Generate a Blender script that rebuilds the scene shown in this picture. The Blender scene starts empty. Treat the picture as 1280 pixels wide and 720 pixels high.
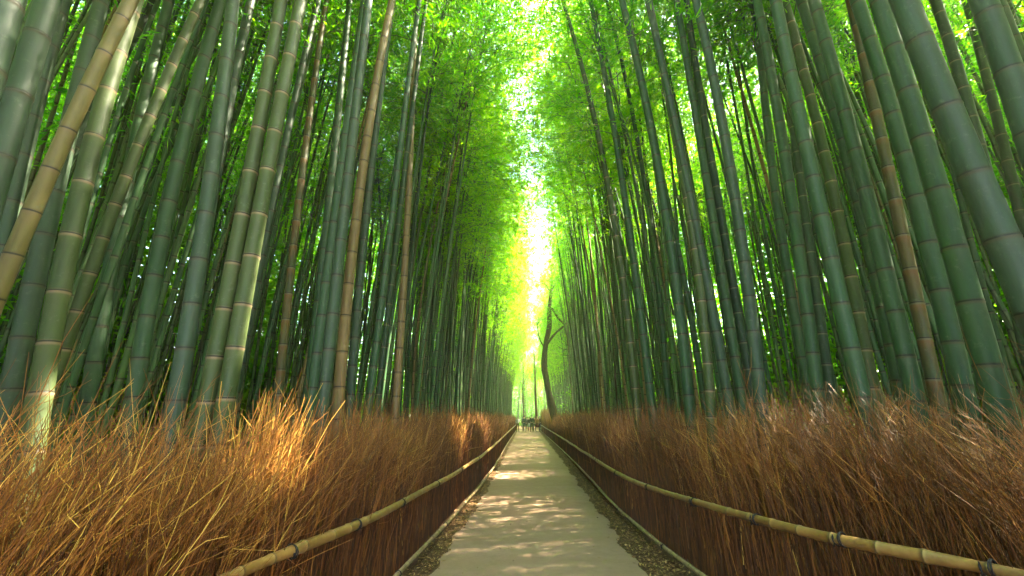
import bpy, math, random
import numpy as np
from mathutils import Vector, Matrix, Euler

PI = math.pi
R = math.radians
random.seed(7)
rng = np.random.default_rng(7)
scene = bpy.context.scene
COL = scene.collection

# ------------------------------------------------------------------ camera
F = 533.0                                   # focal length in photo pixels (1280 wide)
CAM = np.array([0.0, 0.0, 1.75])
YAW, PIT = R(1.96), R(16.7)
FWD = np.array([-math.sin(YAW) * math.cos(PIT), math.cos(YAW) * math.cos(PIT), math.sin(PIT)])
RGT = np.array([math.cos(YAW), math.sin(YAW), 0.0])
UPV = np.cross(RGT, FWD)


def ray(px, py):
    return FWD * F + RGT * (px - 640.0) - UPV * (py - 360.0)


def project(p):
    q = np.asarray(p, float) - CAM
    z = q @ FWD
    return 640 + F * (q @ RGT) / z, 360 - F * (q @ UPV) / z, z


cam_data = bpy.data.cameras.new('camera')
cam_data.lens = F / 1280 * 36
cam_data.sensor_width = 36
cam_data.clip_start = 0.05
cam_data.clip_end = 2000
cam = bpy.data.objects.new('camera', cam_data)
COL.objects.link(cam)
M = Matrix((RGT.tolist(), UPV.tolist(), (-FWD).tolist())).transposed().to_4x4()
M.translation = Vector(CAM.tolist())
cam.matrix_world = M
scene.camera = cam

# ------------------------------------------------------------------ light
SUN_AZ, SUN_EL = R(74), R(55)               # to the right of the path's direction (+Y), above the horizon
SUN = np.array([math.sin(SUN_AZ) * math.cos(SUN_EL), math.cos(SUN_AZ) * math.cos(SUN_EL), math.sin(SUN_EL)])
world = bpy.data.worlds.new('World')
scene.world = world
world.use_nodes = True
nt = world.node_tree
nt.nodes.clear()
sky = nt.nodes.new('ShaderNodeTexSky')
sky.sky_type = 'NISHITA'
sky.sun_disc = False
sky.sun_elevation = SUN_EL
sky.sun_rotation = SUN_AZ
sky.air_density = 1.0
sky.dust_density = 4.0
sky.ozone_density = 0.7
bg = nt.nodes.new('ShaderNodeBackground')
bg.inputs['Strength'].default_value = 0.10
wo = nt.nodes.new('ShaderNodeOutputWorld')
nt.links.new(sky.outputs[0], bg.inputs['Color'])
nt.links.new(bg.outputs[0], wo.inputs['Surface'])

sd = bpy.data.lights.new('sun', 'SUN')
sd.energy = 5.0
sd.angle = R(0.5)
sd.color = (1.0, 0.90, 0.68)
sun = bpy.data.objects.new('sun', sd)
COL.objects.link(sun)
sun.rotation_mode = 'QUATERNION'
sun.rotation_quaternion = Vector((-SUN).tolist()).to_track_quat('-Z', 'Y')
sun.location = (10, 20, 40)

scene.view_settings.view_transform = 'Standard'
scene.view_settings.look = 'None'
scene.view_settings.exposure = 4.75
scene.view_settings.gamma = 1.0
cy = scene.cycles
cy.use_denoising = True
cy.max_bounces = 9
cy.diffuse_bounces = 7
cy.glossy_bounces = 2
cy.transmission_bounces = 6
cy.transparent_max_bounces = 8
cy.sample_clamp_indirect = 8.0
cy.caustics_reflective = False
cy.caustics_refractive = False
scene.render.use_persistent_data = False


# ------------------------------------------------------------------ materials
class NT:
    def __init__(self, name):
        self.m = bpy.data.materials.new(name)
        self.m.use_nodes = True
        self.t = self.m.node_tree
        self.t.nodes.clear()
        self.out = self.n('ShaderNodeOutputMaterial')

    def n(self, typ, **kw):
        nd = self.t.nodes.new(typ)
        for k, v in kw.items():
            setattr(nd, k, v)
        return nd

    def l(self, a, b):
        self.t.links.new(a, b)

    def ramp(self, fac, stops, interp='LINEAR'):
        r = self.n('ShaderNodeValToRGB')
        r.color_ramp.interpolation = interp
        e = r.color_ramp.elements
        while len(e) < len(stops):
            e.new(0.5)
        for el, (p, c) in zip(e, stops):
            el.position = p
            el.color = (c[0], c[1], c[2], 1)
        self.l(fac, r.inputs[0])
        return r.outputs[0]

    def noise(self, scale, detail=4, rough=0.6, stretch=None, coord='Object'):
        tc = self.n('ShaderNodeTexCoord')
        v = tc.outputs[coord]
        if stretch:
            mp = self.n('ShaderNodeMapping')
            mp.inputs['Scale'].default_value = stretch
            self.l(v, mp.inputs['Vector'])
            v = mp.outputs[0]
        nz = self.n('ShaderNodeTexNoise')
        nz.inputs['Scale'].default_value = scale
        nz.inputs['Detail'].default_value = detail
        nz.inputs['Roughness'].default_value = rough
        self.l(v, nz.inputs['Vector'])
        return nz.outputs[0]

    def mix(self, fac, a, b, blend='MIX'):
        m = self.n('ShaderNodeMix', data_type='RGBA', blend_type=blend)
        for s, v in ((m.inputs[0], fac), (m.inputs[6], a), (m.inputs[7], b)):
            if hasattr(v, 'is_output') or isinstance(v, bpy.types.NodeSocket):
                self.l(v, s)
            elif isinstance(v, (int, float)):
                s.default_value = v
            else:
                s.default_value = (v[0], v[1], v[2], 1)
        return m.outputs[2]

    def attr(self, name):
        a = self.n('ShaderNodeAttribute', attribute_name=name)
        return a.outputs['Fac']

    def bsdf(self, col, rough=0.6, spec=0.4, bump=None, bump_d=0.02, bump_s=0.5):
        b = self.n('ShaderNodeBsdfPrincipled')
        if isinstance(col, bpy.types.NodeSocket):
            self.l(col, b.inputs['Base Color'])
        else:
            b.inputs['Base Color'].default_value = (*col, 1)
        if isinstance(rough, bpy.types.NodeSocket):
            self.l(rough, b.inputs['Roughness'])
        else:
            b.inputs['Roughness'].default_value = rough
        b.inputs['Specular IOR Level'].default_value = spec
        if bump is not None:
            bp = self.n('ShaderNodeBump')
            bp.inputs['Strength'].default_value = bump_s
            bp.inputs['Distance'].default_value = bump_d
            self.l(bump, bp.inputs['Height'])
            self.l(bp.outputs[0], b.inputs['Normal'])
        return b

    def done(self, sh):
        self.l(sh.outputs[0] if hasattr(sh, 'outputs') else sh, self.out.inputs['Surface'])
        return self.m


def math_node(T, op, a, b):
    m = T.n('ShaderNodeMath', operation=op)
    for i, v in enumerate((a, b)):
        if isinstance(v, bpy.types.NodeSocket):
            T.l(v, m.inputs[i])
        else:
            m.inputs[i].default_value = v
    return m.outputs[0]


def stem_material(name, stops=None, col=None, bloom=(0.045, 0.076, 0.040), ring=(0.115, 0.10, 0.06), dark=(0.012, 0.010, 0.006), rough=0.46):
    """Bamboo skin: one tint per plant, mottled, waxy bloom and a pale lip at each node with a dark groove under it."""
    T = NT(name)
    if stops:
        oi = T.n('ShaderNodeObjectInfo')
        base = T.ramp(oi.outputs['Random'], stops)
    else:
        rgb = T.n('ShaderNodeRGB')
        rgb.outputs[0].default_value = (*col, 1)
        base = rgb.outputs[0]
    n1 = T.noise(3.0, 5, 0.65, (1, 1, 0.25))
    n2 = T.noise(38.0, 3, 0.6, (1, 1, 0.35))
    c = T.mix(T.ramp(n1, [(0.38, (0, 0, 0)), (0.72, (0.5, 0.5, 0.5))]), base, bloom)
    n0 = T.noise(1.1, 4, 0.7, (1, 1, 0.5))
    c = T.mix(T.ramp(n0, [(0.42, (0, 0, 0)), (0.62, (0.6, 0.6, 0.6))]), c, T.mix(0.6, c, (0.012, 0.020, 0.010)))
    n3 = T.noise(16.0, 6, 0.75)
    c = T.mix(T.ramp(n3, [(0.57, (0, 0, 0)), (0.70, (0.65, 0.65, 0.65))]), c, (0.085, 0.098, 0.066))
    n4 = T.noise(5.5, 6, 0.8, (2.2, 2.2, 0.12))
    c = T.mix(T.ramp(n4, [(0.52, (0, 0, 0)), (0.68, (0.6, 0.6, 0.6))]), c, T.mix(0.7, c, (0.014, 0.016, 0.008)))
    c = T.mix(T.ramp(n2, [(0.3, (0.45, 0.45, 0.45)), (0.55, (0, 0, 0))]), c, T.mix(0.5, c, (0.02, 0.03, 0.012)))
    c = T.mix(math_node(T, 'MULTIPLY', T.attr('bloom'), 0.6), c, bloom)
    c = T.mix(T.attr('pale'), c, ring)
    c = T.mix(T.attr('groove'), c, dark)
    return T.done(T.bsdf(c, rough=T.ramp(n1, [(0.3, (rough,) * 3), (0.8, (rough + 0.2,) * 3)]), spec=0.22, bump=n2, bump_d=0.002, bump_s=0.3))


GREENS = [(0.0, (0.014, 0.052, 0.016)), (0.25, (0.024, 0.082, 0.022)), (0.5, (0.040, 0.105, 0.020)), (0.75, (0.062, 0.120, 0.024)), (0.92, (0.070, 0.105, 0.036)), (1.0, (0.13, 0.09, 0.035))]
M_STEM = stem_material('bamboo_skin', stops=GREENS)
M_STEM_GREY = stem_material('bamboo_skin_greyish', col=(0.017, 0.037, 0.019), bloom=(0.044, 0.060, 0.040), ring=(0.055, 0.046, 0.030))
M_STEM_GREEN = stem_material('bamboo_skin_green', col=(0.013, 0.043, 0.014), ring=(0.060, 0.048, 0.028))
M_STEM_OLIVE = stem_material('bamboo_skin_olive', col=(0.025, 0.041, 0.010), ring=(0.19, 0.125, 0.08), bloom=(0.07, 0.085, 0.03))
M_STEM_DARK = stem_material('bamboo_skin_dark', col=(0.014, 0.032, 0.014), bloom=(0.03, 0.05, 0.025))
M_STEM_TAN = stem_material('bamboo_skin_tan', col=(0.140, 0.085, 0.032), bloom=(0.19, 0.13, 0.06), ring=(0.12, 0.08, 0.04), rough=0.45)
M_STEM_RUST = stem_material('bamboo_skin_rusty', col=(0.030, 0.052, 0.020), bloom=(0.17, 0.07, 0.022))


def leaf_material(name, a, b, tr_gain=4.2, gloss=0.25):
    T = NT(name)
    oi = T.n('ShaderNodeObjectInfo')
    r = math_node(T, 'ADD', math_node(T, 'MULTIPLY', T.attr('rnd'), 0.65), math_node(T, 'MULTIPLY', oi.outputs['Random'], 0.35))
    c = T.ramp(r, [(0.05, a), (0.95, b)])
    d = T.bsdf(c, rough=0.45, spec=gloss)
    t = T.n('ShaderNodeBsdfTranslucent')
    tc = T.mix(1.0, c, (tr_gain * 0.85, tr_gain, tr_gain * 0.25), 'MULTIPLY')
    T.l(tc, t.inputs['Color'])
    m = T.n('ShaderNodeMixShader')
    m.inputs[0].default_value = 0.6
    T.l(d.outputs[0], m.inputs[1])
    T.l(t.outputs[0], m.inputs[2])
    return T.done(m)


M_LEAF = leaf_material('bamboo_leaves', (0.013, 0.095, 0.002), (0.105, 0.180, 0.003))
M_LEAF_GLOW_TINT = leaf_material('glow_tint_bamboo_leaves', (0.030, 0.120, 0.002), (0.145, 0.200, 0.003))  # yellower and lighter: sunlit glow of the avenue put into the leaf colour
M_LEAF_TREE = leaf_material('tree_leaves', (0.030, 0.080, 0.014), (0.06, 0.13, 0.02))
T = NT('bamboo_twigs')
M_TWIG = T.done(T.bsdf((0.07, 0.085, 0.025), 0.6))

T = NT('bark')
nb = T.noise(9, 8, 0.7, (1, 1, 0.3))
M_BARK = T.done(T.bsdf(T.ramp(nb, [(0.3, (0.018, 0.014, 0.009)), (0.7, (0.085, 0.062, 0.035))]), 0.9, 0.1, nb, 0.05, 0.8))
T = NT('mossy_bark')
nb = T.noise(7, 8, 0.7, (1, 1, 0.3))
M_BARK_BROWN = T.done(T.bsdf(T.ramp(nb, [(0.3, (0.04, 0.024, 0.01)), (0.7, (0.15, 0.085, 0.035))]), 0.9, 0.1, nb, 0.05, 0.8))

T = NT('brushwood')
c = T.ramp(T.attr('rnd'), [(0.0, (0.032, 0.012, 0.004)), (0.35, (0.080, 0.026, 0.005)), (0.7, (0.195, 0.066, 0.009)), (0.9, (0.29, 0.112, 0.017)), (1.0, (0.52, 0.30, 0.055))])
M_BRUSH = T.done(T.bsdf(c, 0.6, 0.25))

T = NT('rail_bamboo')
n1 = T.noise(5, 5, 0.7, (1, 1, 1))
c = T.ramp(n1, [(0.25, (0.050, 0.023, 0.007)), (0.5, (0.165, 0.080, 0.018)), (0.8, (0.26, 0.145, 0.038))])
c = T.mix(T.attr('pale'), c, (0.25, 0.155, 0.055))
c = T.mix(T.attr('groove'), c, (0.05, 0.03, 0.012))
M_RAIL = T.done(T.bsdf(c, 0.42, 0.45, n1, 0.004, 0.4))
T = NT('weathered_rail_bamboo')
n1 = T.noise(7, 5, 0.7, (1, 1, 1))
c = T.ramp(n1, [(0.25, (0.09, 0.055, 0.025)), (0.55, (0.24, 0.16, 0.075)), (0.8, (0.36, 0.27, 0.14))])
c = T.mix(T.attr('groove'), c, (0.05, 0.03, 0.012))
M_RAIL2 = T.done(T.bsdf(c, 0.6, 0.3, n1, 0.004, 0.4))
T = NT('black_cord')
M_CORD = T.done(T.bsdf((0.012, 0.010, 0.009), 0.8))

T = NT('paved_path')
n1 = T.noise(0.55, 6, 0.6)
n2 = T.noise(6.0, 6, 0.7)
n3 = T.noise(160, 3, 0.8)
n4 = T.noise(1.1, 3, 0.5, (0.25, 1.6, 1))
c = T.ramp(n1, [(0.3, (0.255, 0.155, 0.102)), (0.7, (0.33, 0.208, 0.145))])
c = T.mix(T.ramp(n4, [(0.46, (0, 0, 0)), (0.66, (0.65, 0.65, 0.65))]), c, (0.26, 0.150, 0.085))
c = T.mix(T.ramp(n2, [(0.45, (0, 0, 0)), (0.72, (0.65, 0.65, 0.65))]), c, (0.20, 0.122, 0.068))
c = T.mix(T.ramp(n3, [(0.35, (0.55, 0.55, 0.55)), (0.6, (0, 0, 0))]), c, (0.16, 0.105, 0.06))
c = T.mix(T.ramp(n3, [(0.62, (0, 0, 0)), (0.75, (0.5, 0.5, 0.5))]), c, (0.50, 0.38, 0.24))
M_PATH = T.done(T.bsdf(c, 0.85, 0.2, n3, 0.006, 0.6))

T = NT('forest_soil')
n1 = T.noise(1.2, 8, 0.7)
n2 = T.noise(22, 6, 0.8)
c = T.ramp(n1, [(0.3, (0.050, 0.026, 0.013)), (0.7, (0.115, 0.062, 0.028))])
c = T.mix(T.ramp(n2, [(0.5, (0, 0, 0)), (0.7, (0.7, 0.7, 0.7))]), c, (0.20, 0.145, 0.075))
M_SOIL = T.done(T.bsdf(c, 0.95, 0.1, n2, 0.03, 0.9))
T = NT('dry_leaves')
c = T.ramp(T.attr('rnd'), [(0.0, (0.06, 0.026, 0.010)), (0.5, (0.17, 0.085, 0.028)), (1.0, (0.38, 0.23, 0.085))])
M_LITTER = T.done(T.bsdf(c, 0.7, 0.2))


def plain(name, col, rough=0.8):
    T = NT(name)
    n = T.noise(30, 4)
    c = T.mix(T.ramp(n, [(0.3, (0, 0, 0)), (0.8, (0.4, 0.4, 0.4))]), col, tuple(x * 0.6 for x in col))
    return T.done(T.bsdf(c, rough, 0.3))


# ------------------------------------------------------------------ mesh building
class Geo:
    def __init__(self):
        self.v, self.f, self.m, self.a, self.n = [], [], [], {}, 0

    def add(self, v, f, mat=0, **attrs):
        v = np.asarray(v, np.float32).reshape(-1, 3)
        f = np.asarray(f, np.int64).reshape(-1, 4)
        self.f.append(f + self.n)
        self.m.append(np.full(len(f), mat, np.int32))
        for k in set(self.a) | set(attrs):
            self.a.setdefault(k, [])
            have = sum(len(x) for x in self.a[k])
            if have < self.n:
                self.a[k].append(np.zeros(self.n - have, np.float32))
            val = attrs.get(k, 0.0)
            self.a[k].append(np.broadcast_to(np.asarray(val, np.float32), (len(v),)).copy())
        self.v.append(v)
        self.n += len(v)

    def mesh(self, name, mats, smooth=True):
        me = bpy.data.meshes.new(name)
        v = np.concatenate(self.v)
        f = np.concatenate(self.f)
        mi = np.concatenate(self.m)
        tri = f[:, 2] == f[:, 3]
        lens = np.where(tri, 3, 4)
        starts = np.concatenate(([0], np.cumsum(lens)[:-1]))
        mask = np.ones((len(f), 4), bool)
        mask[tri, 3] = False
        loops = f[mask]
        me.vertices.add(len(v))
        me.vertices.foreach_set('co', v.ravel())
        me.loops.add(len(loops))
        me.loops.foreach_set('vertex_index', loops.astype(np.int32))
        me.polygons.add(len(f))
        me.polygons.foreach_set('loop_start', starts.astype(np.int32))
        me.polygons.foreach_set('material_index', mi)
        me.polygons.foreach_set('use_smooth', np.full(len(f), smooth, bool))
        for m in mats:
            me.materials.append(m)
        for k, parts in self.a.items():
            arr = np.concatenate(parts)
            if len(arr) < len(v):
                arr = np.concatenate((arr, np.zeros(len(v) - len(arr), np.float32)))
            at = me.attributes.new(k, 'FLOAT', 'POINT')
            at.data.foreach_set('value', arr)
        me.update(calc_edges=True)
        return me

    def build(self, name, mats, parent=None, smooth=True):
        return link(name, self.mesh(name, mats, smooth), parent)


def link(name, data, parent=None):
    o = bpy.data.objects.new(name, data)
    COL.objects.link(o)
    if parent is not None:
        o.parent = parent
    return o


def tag(o, label=None, cat=None, group=None, kind=None):
    for k, v in (('label', label), ('category', cat), ('group', group), ('kind', kind)):
        if v:
            o[k] = v
    return o


def empty(name, loc, label, cat, group=None, rz=0.0):
    o = bpy.data.objects.new(name, None)
    o.empty_display_size = 0.2
    COL.objects.link(o)
    o.location = loc
    o.rotation_euler = (0, 0, rz)
    return tag(o, label, cat, group)


def frames(p):
    """Tangents and two normals along a polyline."""
    t = np.gradient(p, axis=0)
    t /= np.linalg.norm(t, axis=1, keepdims=True) + 1e-9
    ref = np.array([1.0, 0, 0]) if abs(t[0, 0]) < 0.7 else np.array([0, 1.0, 0])
    a = np.cross(t, ref)
    a /= np.linalg.norm(a, axis=1, keepdims=True) + 1e-9
    b = np.cross(t, a)
    return t, a, b


def tube(p, r, sides=8, cap=True):
    p = np.asarray(p, float)
    r = np.broadcast_to(np.asarray(r, float), (len(p),))
    _, a, b = frames(p)
    ang = np.arange(sides) * 2 * PI / sides
    v = p[:, None, :] + r[:, None, None] * (np.cos(ang)[None, :, None] * a[:, None, :] + np.sin(ang)[None, :, None] * b[:, None, :])
    i = np.arange(len(p) - 1)[:, None] * sides
    j = np.arange(sides)[None, :]
    j2 = (j + 1) % sides
    f = np.stack((i + j, i + sides + j, i + sides + j2, i + j2), -1).reshape(-1, 4)   # outward
    v = v.reshape(-1, 3)
    if cap:
        n = len(v)
        v = np.concatenate((v, p[:1], p[-1:]))
        e = (len(p) - 1) * sides
        jj = np.arange(sides)
        jn = (jj + 1) % sides
        f = np.concatenate((f, np.stack((np.full(sides, n), jj, jn, jn), -1), np.stack((np.full(sides, n + 1), e + jn, e + jj, e + jj), -1)))
    return v, f


def many_tubes(P, Rr, sides=3):
    """P (n, k, 3) curves, Rr (n, k) radii -> one vert/face array (uncapped)."""
    n, k, _ = P.shape
    t = np.gradient(P, axis=1)
    t /= np.linalg.norm(t, axis=2, keepdims=True) + 1e-9
    ref = np.where(np.abs(t[..., :1]) < 0.7, np.array([1.0, 0, 0]), np.array([0, 1.0, 0]))
    a = np.cross(t, ref)
    a /= np.linalg.norm(a, axis=2, keepdims=True) + 1e-9
    b = np.cross(t, a)
    ang = np.arange(sides) * 2 * PI / sides
    v = P[:, :, None] + Rr[:, :, None, None] * (np.cos(ang)[:, None] * a[:, :, None] + np.sin(ang)[:, None] * b[:, :, None])
    base = (np.arange(n) * k * sides)[:, None, None]
    i = (np.arange(k - 1) * sides)[None, :, None]
    j = np.arange(sides)[None, None, :]
    j2 = (j + 1) % sides
    f = np.stack((base + i + j, base + i + sides + j, base + i + sides + j2, base + i + j2), -1).reshape(-1, 4)
    return v.reshape(-1, 3), f


def smooth_line(pts, step=0.25):
    """Catmull-Rom through control points, resampled about every STEP metres."""
    pts = np.asarray(pts, float)
    q = np.concatenate((2 * pts[:1] - pts[1:2], pts, 2 * pts[-1:] - pts[-2:-1]))
    out = []
    for i in range(1, len(q) - 2):
        n = max(2, int(np.linalg.norm(q[i + 1] - q[i]) / step))
        t = np.linspace(0, 1, n, endpoint=False)[:, None]
        p0, p1, p2, p3 = q[i - 1], q[i], q[i + 1], q[i + 2]
        out.append(0.5 * (2 * p1 + (p2 - p0) * t + (2 * p0 - 5 * p1 + 4 * p2 - p3) * t ** 2 + (3 * p1 - p0 - 3 * p2 + p3) * t ** 3))
    out.append(pts[-1:])
    return np.concatenate(out)


# ------------------------------------------------------------------ bamboo
def stem_geo(g, curve, H, r0, internode=0.26, sides=10, detail=3, mat=0, seed=0):
    """A culm: swollen nodes with a pale lip and a dark groove."""
    rr = np.random.default_rng(seed)
    ss, rad, pale, groove, bloom = [0.0], [1.06], [0.0], [0.0], [0.0]
    s, k = 0.10, 0
    while s < H - 0.2:
        if detail >= 3:
            rows = [(-0.10, 1, 0, 0, 0.4), (-0.028, 1.0, 0, 0, 1), (-0.012, 1.015, 0.8, 0, 1), (-0.003, 1.05, 0.8, 0, 0), (0.002, 1.045, 0.0, 1, 0), (0.007, 0.99, 0, 1, 0), (0.013, 1.03, 0.35, 0.2, 0), (0.022, 1.0, 0, 0, 0)]
        elif detail == 2:
            rows = [(-0.035, 1, 0, 0, 0.8), (-0.014, 1.02, 0.7, 0, 1), (0.0, 1.04, 0.1, 1, 0), (0.018, 1, 0, 0, 0)]
        else:
            rows = [(-0.03, 1, 0.3, 0, 0.6), (0.0, 1.04, 0.2, 0.9, 0), (0.03, 1, 0, 0, 0)]
        for ds, m, p, gr, bl in rows:
            ss.append(s + ds); rad.append(m); pale.append(p); groove.append(gr); bloom.append(bl)
        k += 1
        s += internode * (0.62 + 0.62 * min(1, k / 9) + 0.2 * min(1, k / 25)) * rr.uniform(0.9, 1.1)
    ss.append(H); rad.append(1); pale.append(0); groove.append(0); bloom.append(0)
    ss = np.array(ss)
    u = ss / H
    r = r0 * np.array(rad) * (1 - 0.42 * u - 0.52 * u ** 4)
    p = curve(ss)
    v, f = tube(p, np.maximum(r, 0.004), sides, cap=True)
    rep = lambda x: np.concatenate((np.repeat(np.asarray(x, float), sides), [0, 0]))
    g.add(v, f, mat, pale=rep(pale), groove=rep(groove), bloom=rep(bloom))


def leaf_quads(b, d, L, W, rr):
    n = rr.normal(size=b.shape)
    s = np.cross(d, n)
    s /= np.linalg.norm(s, axis=1, keepdims=True) + 1e-9
    m = b + d * (L * 0.4)[:, None]
    v = np.stack((b, m + s * W[:, None], b + d * L[:, None], m - s * W[:, None]), 1)
    f = np.arange(len(b) * 4).reshape(-1, 4)
    return v, f


def crown_arrays(curve, h0, H, nb, sprays, per, seed, spread=1.0, leaf=(0.15, 0.012), face=0.0):
    """Branches (curves) and leaves of one bamboo crown."""
    rr = np.random.default_rng(seed)
    fr = np.sort(rr.uniform(0, 1, nb)) ** 0.9
    z = h0 + (H * 0.985 - h0) * fr
    az = rr.uniform(0, 2 * PI, nb)
    el = rr.uniform(R(15), R(55), nb)
    L = spread * (0.45 + 1.35 * np.sin(PI * np.clip(fr * 0.82 + 0.14, 0, 1))) * rr.uniform(0.6, 1.25, nb) * (1 + face * np.cos(az))
    d = np.stack((np.cos(az) * np.cos(el), np.sin(az) * np.cos(el), np.sin(el)), 1)
    p0 = curve(z)

    def on_branch(i, t):
        return p0[i] + d[i] * (L[i] * t)[:, None] - np.array([0, 0, 1.0]) * (0.55 * L[i] * t ** 2)[:, None]
    k = 5
    tt = np.linspace(0, 1, k)
    P = np.stack([on_branch(np.arange(nb), np.full(nb, t)) for t in tt], 1)
    Rr = np.linspace(0.010, 0.003, k)[None, :] * np.ones((nb, 1))
    i = np.repeat(np.arange(nb), sprays)
    t = rr.uniform(0.2, 1.05, len(i)) ** 0.8
    c = on_branch(i, t) + rr.normal(size=(len(i), 3)) * (0.06 + 0.20 * t)[:, None] * np.array([1, 1, 0.8])
    sd_ = d[i] * 0.6 + rr.normal(size=(len(i), 3)) * 0.6 + np.array([0, 0, -0.35])
    c = np.repeat(c, per, 0) + rr.normal(size=(len(i) * per, 3)) * 0.055
    ld = np.repeat(sd_, per, 0) + rr.normal(size=c.shape) * 0.5
    ld /= np.linalg.norm(ld, axis=1, keepdims=True) + 1e-9
    n = len(c)
    v, f = leaf_quads(c, ld, leaf[0] * rr.uniform(0.6, 1.3, n), leaf[1] * rr.uniform(0.7, 1.3, n), rr)
    return P, Rr, v, np.repeat(rr.uniform(0, 1, n), 4)


# shafts of sun: (point lit, radius); leaves in the way of them do not grow
SHAFTS = []


def shaft_free(pts, extra=0.0):
    keep = np.ones(len(pts), bool)
    for q, rad in SHAFTS:
        w = pts - np.asarray(q)
        t = w @ SUN
        dist = np.linalg.norm(w - t[:, None] * SUN, axis=1)
        keep &= ~((dist < rad + extra) & (t > 0))
    return keep


def crown_geo(g, arr, mats=(0, 1), carve=None):
    P, Rr, v, rnd = arr
    if carve is not None:
        keep = shaft_free(carve(v[:, 0]))
        v = v[keep]
        rnd = rnd.reshape(-1, 4)[keep].ravel()
    tv, tf = many_tubes(P, Rr, 3)
    g.add(tv, tf, mats[0], rnd=0.5)
    g.add(v.reshape(-1, 3), np.arange(len(v) * 4).reshape(-1, 4), mats[1], rnd=rnd)


# ------------------------------------------------------------------ the line of the fences (measured against the path)
LEFT_LOW = [(-1.95, -0.6, .14), (-1.72, 1.0, .14), (-1.55, 2.6, .14), (-1.43, 4.8, .14), (-1.32, 7.2, .13), (-1.16, 12, .13), (-1.15, 18, .14), (-1.25, 27, .12), (-1.30, 40, .13), (-1.32, 56, .13)]
LEFT_UP = [(-2.0, -0.6, .93), (-1.80, 1.0, .93), (-1.61, 2.8, .90), (-1.49, 3.9, .86), (-1.44, 5.4, .80), (-1.30, 8.5, .76), (-1.20, 14, .74), (-1.27, 27, .72), (-1.32, 40, .73), (-1.34, 56, .75)]
RIGHT_LOW = [(2.75, -0.6, .14), (2.5, 1.2, .14), (2.2, 3.0, .14), (1.88, 4.9, .14), (1.72, 7.2, .13), (1.66, 9.2, .13), (1.70, 14, .15), (1.74, 24, .12), (1.62, 40, .13), (1.55, 53, .13)]
RIGHT_UP = [(3.1, -0.6, .97), (2.92, 1.2, .97), (2.62, 2.6, .95), (2.13, 3.75, .90), (1.87, 5.7, .80), (1.66, 8.2, .74), (1.66, 12, .73), (1.72, 24, .70), (1.62, 40, .72), (1.54, 53, .76)]


def fence_x(side, y):
    pts = LEFT_UP if side < 0 else RIGHT_UP
    return float(np.interp(y, [p[1] for p in pts], [p[0] for p in pts]))


SHAFTS += [((-1.9, 3.3, 1.5), 0.34), ((-1.5, 9.7, 1.35), 0.40), ((-3.42, 3.03, 1.3), 0.45), ((-2.9, 4.2, 1.8), 0.22), ((-1.75, 14.0, 1.5), 0.4), ((-3.0, 7.5, 1.8), 0.35)]

# ------------------------------------------------------------------ setting: ground, path
g = Geo()
g.add([(-300, -300, 0), (300, -300, 0), (300, 300, 0), (-300, 300, 0)], [(0, 1, 2, 3)])
tag(g.build('ground', [M_SOIL], smooth=False), kind='structure')

ys = np.arange(-3, 60, 0.12)
wob = lambda s: 0.030 * np.sin(ys * 2.3 + s) + 0.022 * np.sin(ys * 5.7 + 2 * s) + 0.02 * rng.normal(size=len(ys))
lx = np.interp(ys, [-3, 0, 5, 9, 13, 20, 50, 66], [-1.22, -1.20, -1.17, -1.03, -0.99, -1.05, -1.18, -1.25]) + wob(0.3)
rx = np.interp(ys, [-3, 0, 5, 10, 20, 50, 66], [1.38, 1.37, 1.36, 1.34, 1.42, 1.40, 1.35]) + wob(1.7)
g = Geo()
K = 9
tt = np.linspace(0, 1, K)
X = lx[:, None] * (1 - tt) + rx[:, None] * tt
Z = 0.006 + 0.012 * np.sin(PI * tt)[None, :] * np.ones((len(ys), 1))
V = np.stack((X, np.repeat(ys[:, None], K, 1), Z), -1).reshape(-1, 3)
i = np.arange(len(ys) - 1)[:, None] * K
j = np.arange(K - 1)[None, :]
g.add(V, np.stack((i + j, i + j + 1, i + K + j + 1, i + K + j), -1).reshape(-1, 4))
tag(g.build('path', [M_PATH]), kind='structure')

# fallen leaves on the strips beside the path, a few blown onto it
g = Geo()
n = 17000
yy = np.abs(rng.exponential(9, n)) + 0.8
yy = np.where(yy > 55, rng.uniform(1, 20, n), yy)
sd_ = rng.random(n) < 0.36
xl = np.interp(yy, ys, lx)
xr = np.interp(yy, ys, rx)
fl = np.interp(yy, [p[1] for p in LEFT_LOW], [p[0] for p in LEFT_LOW])
fr_ = np.interp(yy, [p[1] for p in RIGHT_LOW], [p[0] for p in RIGHT_LOW])
u = rng.random(n) ** 0.8
xx = np.where(sd_, xl + 0.03 + (fl - 0.05 - xl) * u, xr - 0.03 + (fr_ + 0.05 - xr) * u)
stray = rng.random(n) < 0.028
xx = np.where(stray, rng.uniform(-1.1, 1.3, n), xx)
b = np.stack((xx, yy, np.where(stray, 0.024, rng.uniform(0.008, 0.03, n))), 1)
d = rng.normal(size=(n, 3)) * np.array([1, 1, 0.22])
d /= np.linalg.norm(d, axis=1, keepdims=True)
L = rng.uniform(0.018, 0.065, n)
W = L * rng.uniform(0.07, 0.2, n)
s = np.cross(d, np.array([0, 0, 1.0]) + rng.normal(size=(n, 3)) * 0.35)
s /= np.linalg.norm(s, axis=1, keepdims=True)
m = b + d * (L * .45)[:, None]
V = np.stack((b, m + s * W[:, None], b + d * L[:, None], m - s * W[:, None]), 1)
V[..., 2] = np.maximum(V[..., 2], 0.006)
g.add(V.reshape(-1, 3), np.arange(n * 4).reshape(-1, 4), rnd=np.repeat(rng.random(n), 4))
tag(g.build('fallen_leaves', [M_LITTER], smooth=False), 'dry fallen leaves scattered on the soil strips beside the path', 'leaf litter', kind='stuff')

# ------------------------------------------------------------------ brushwood fences


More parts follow.
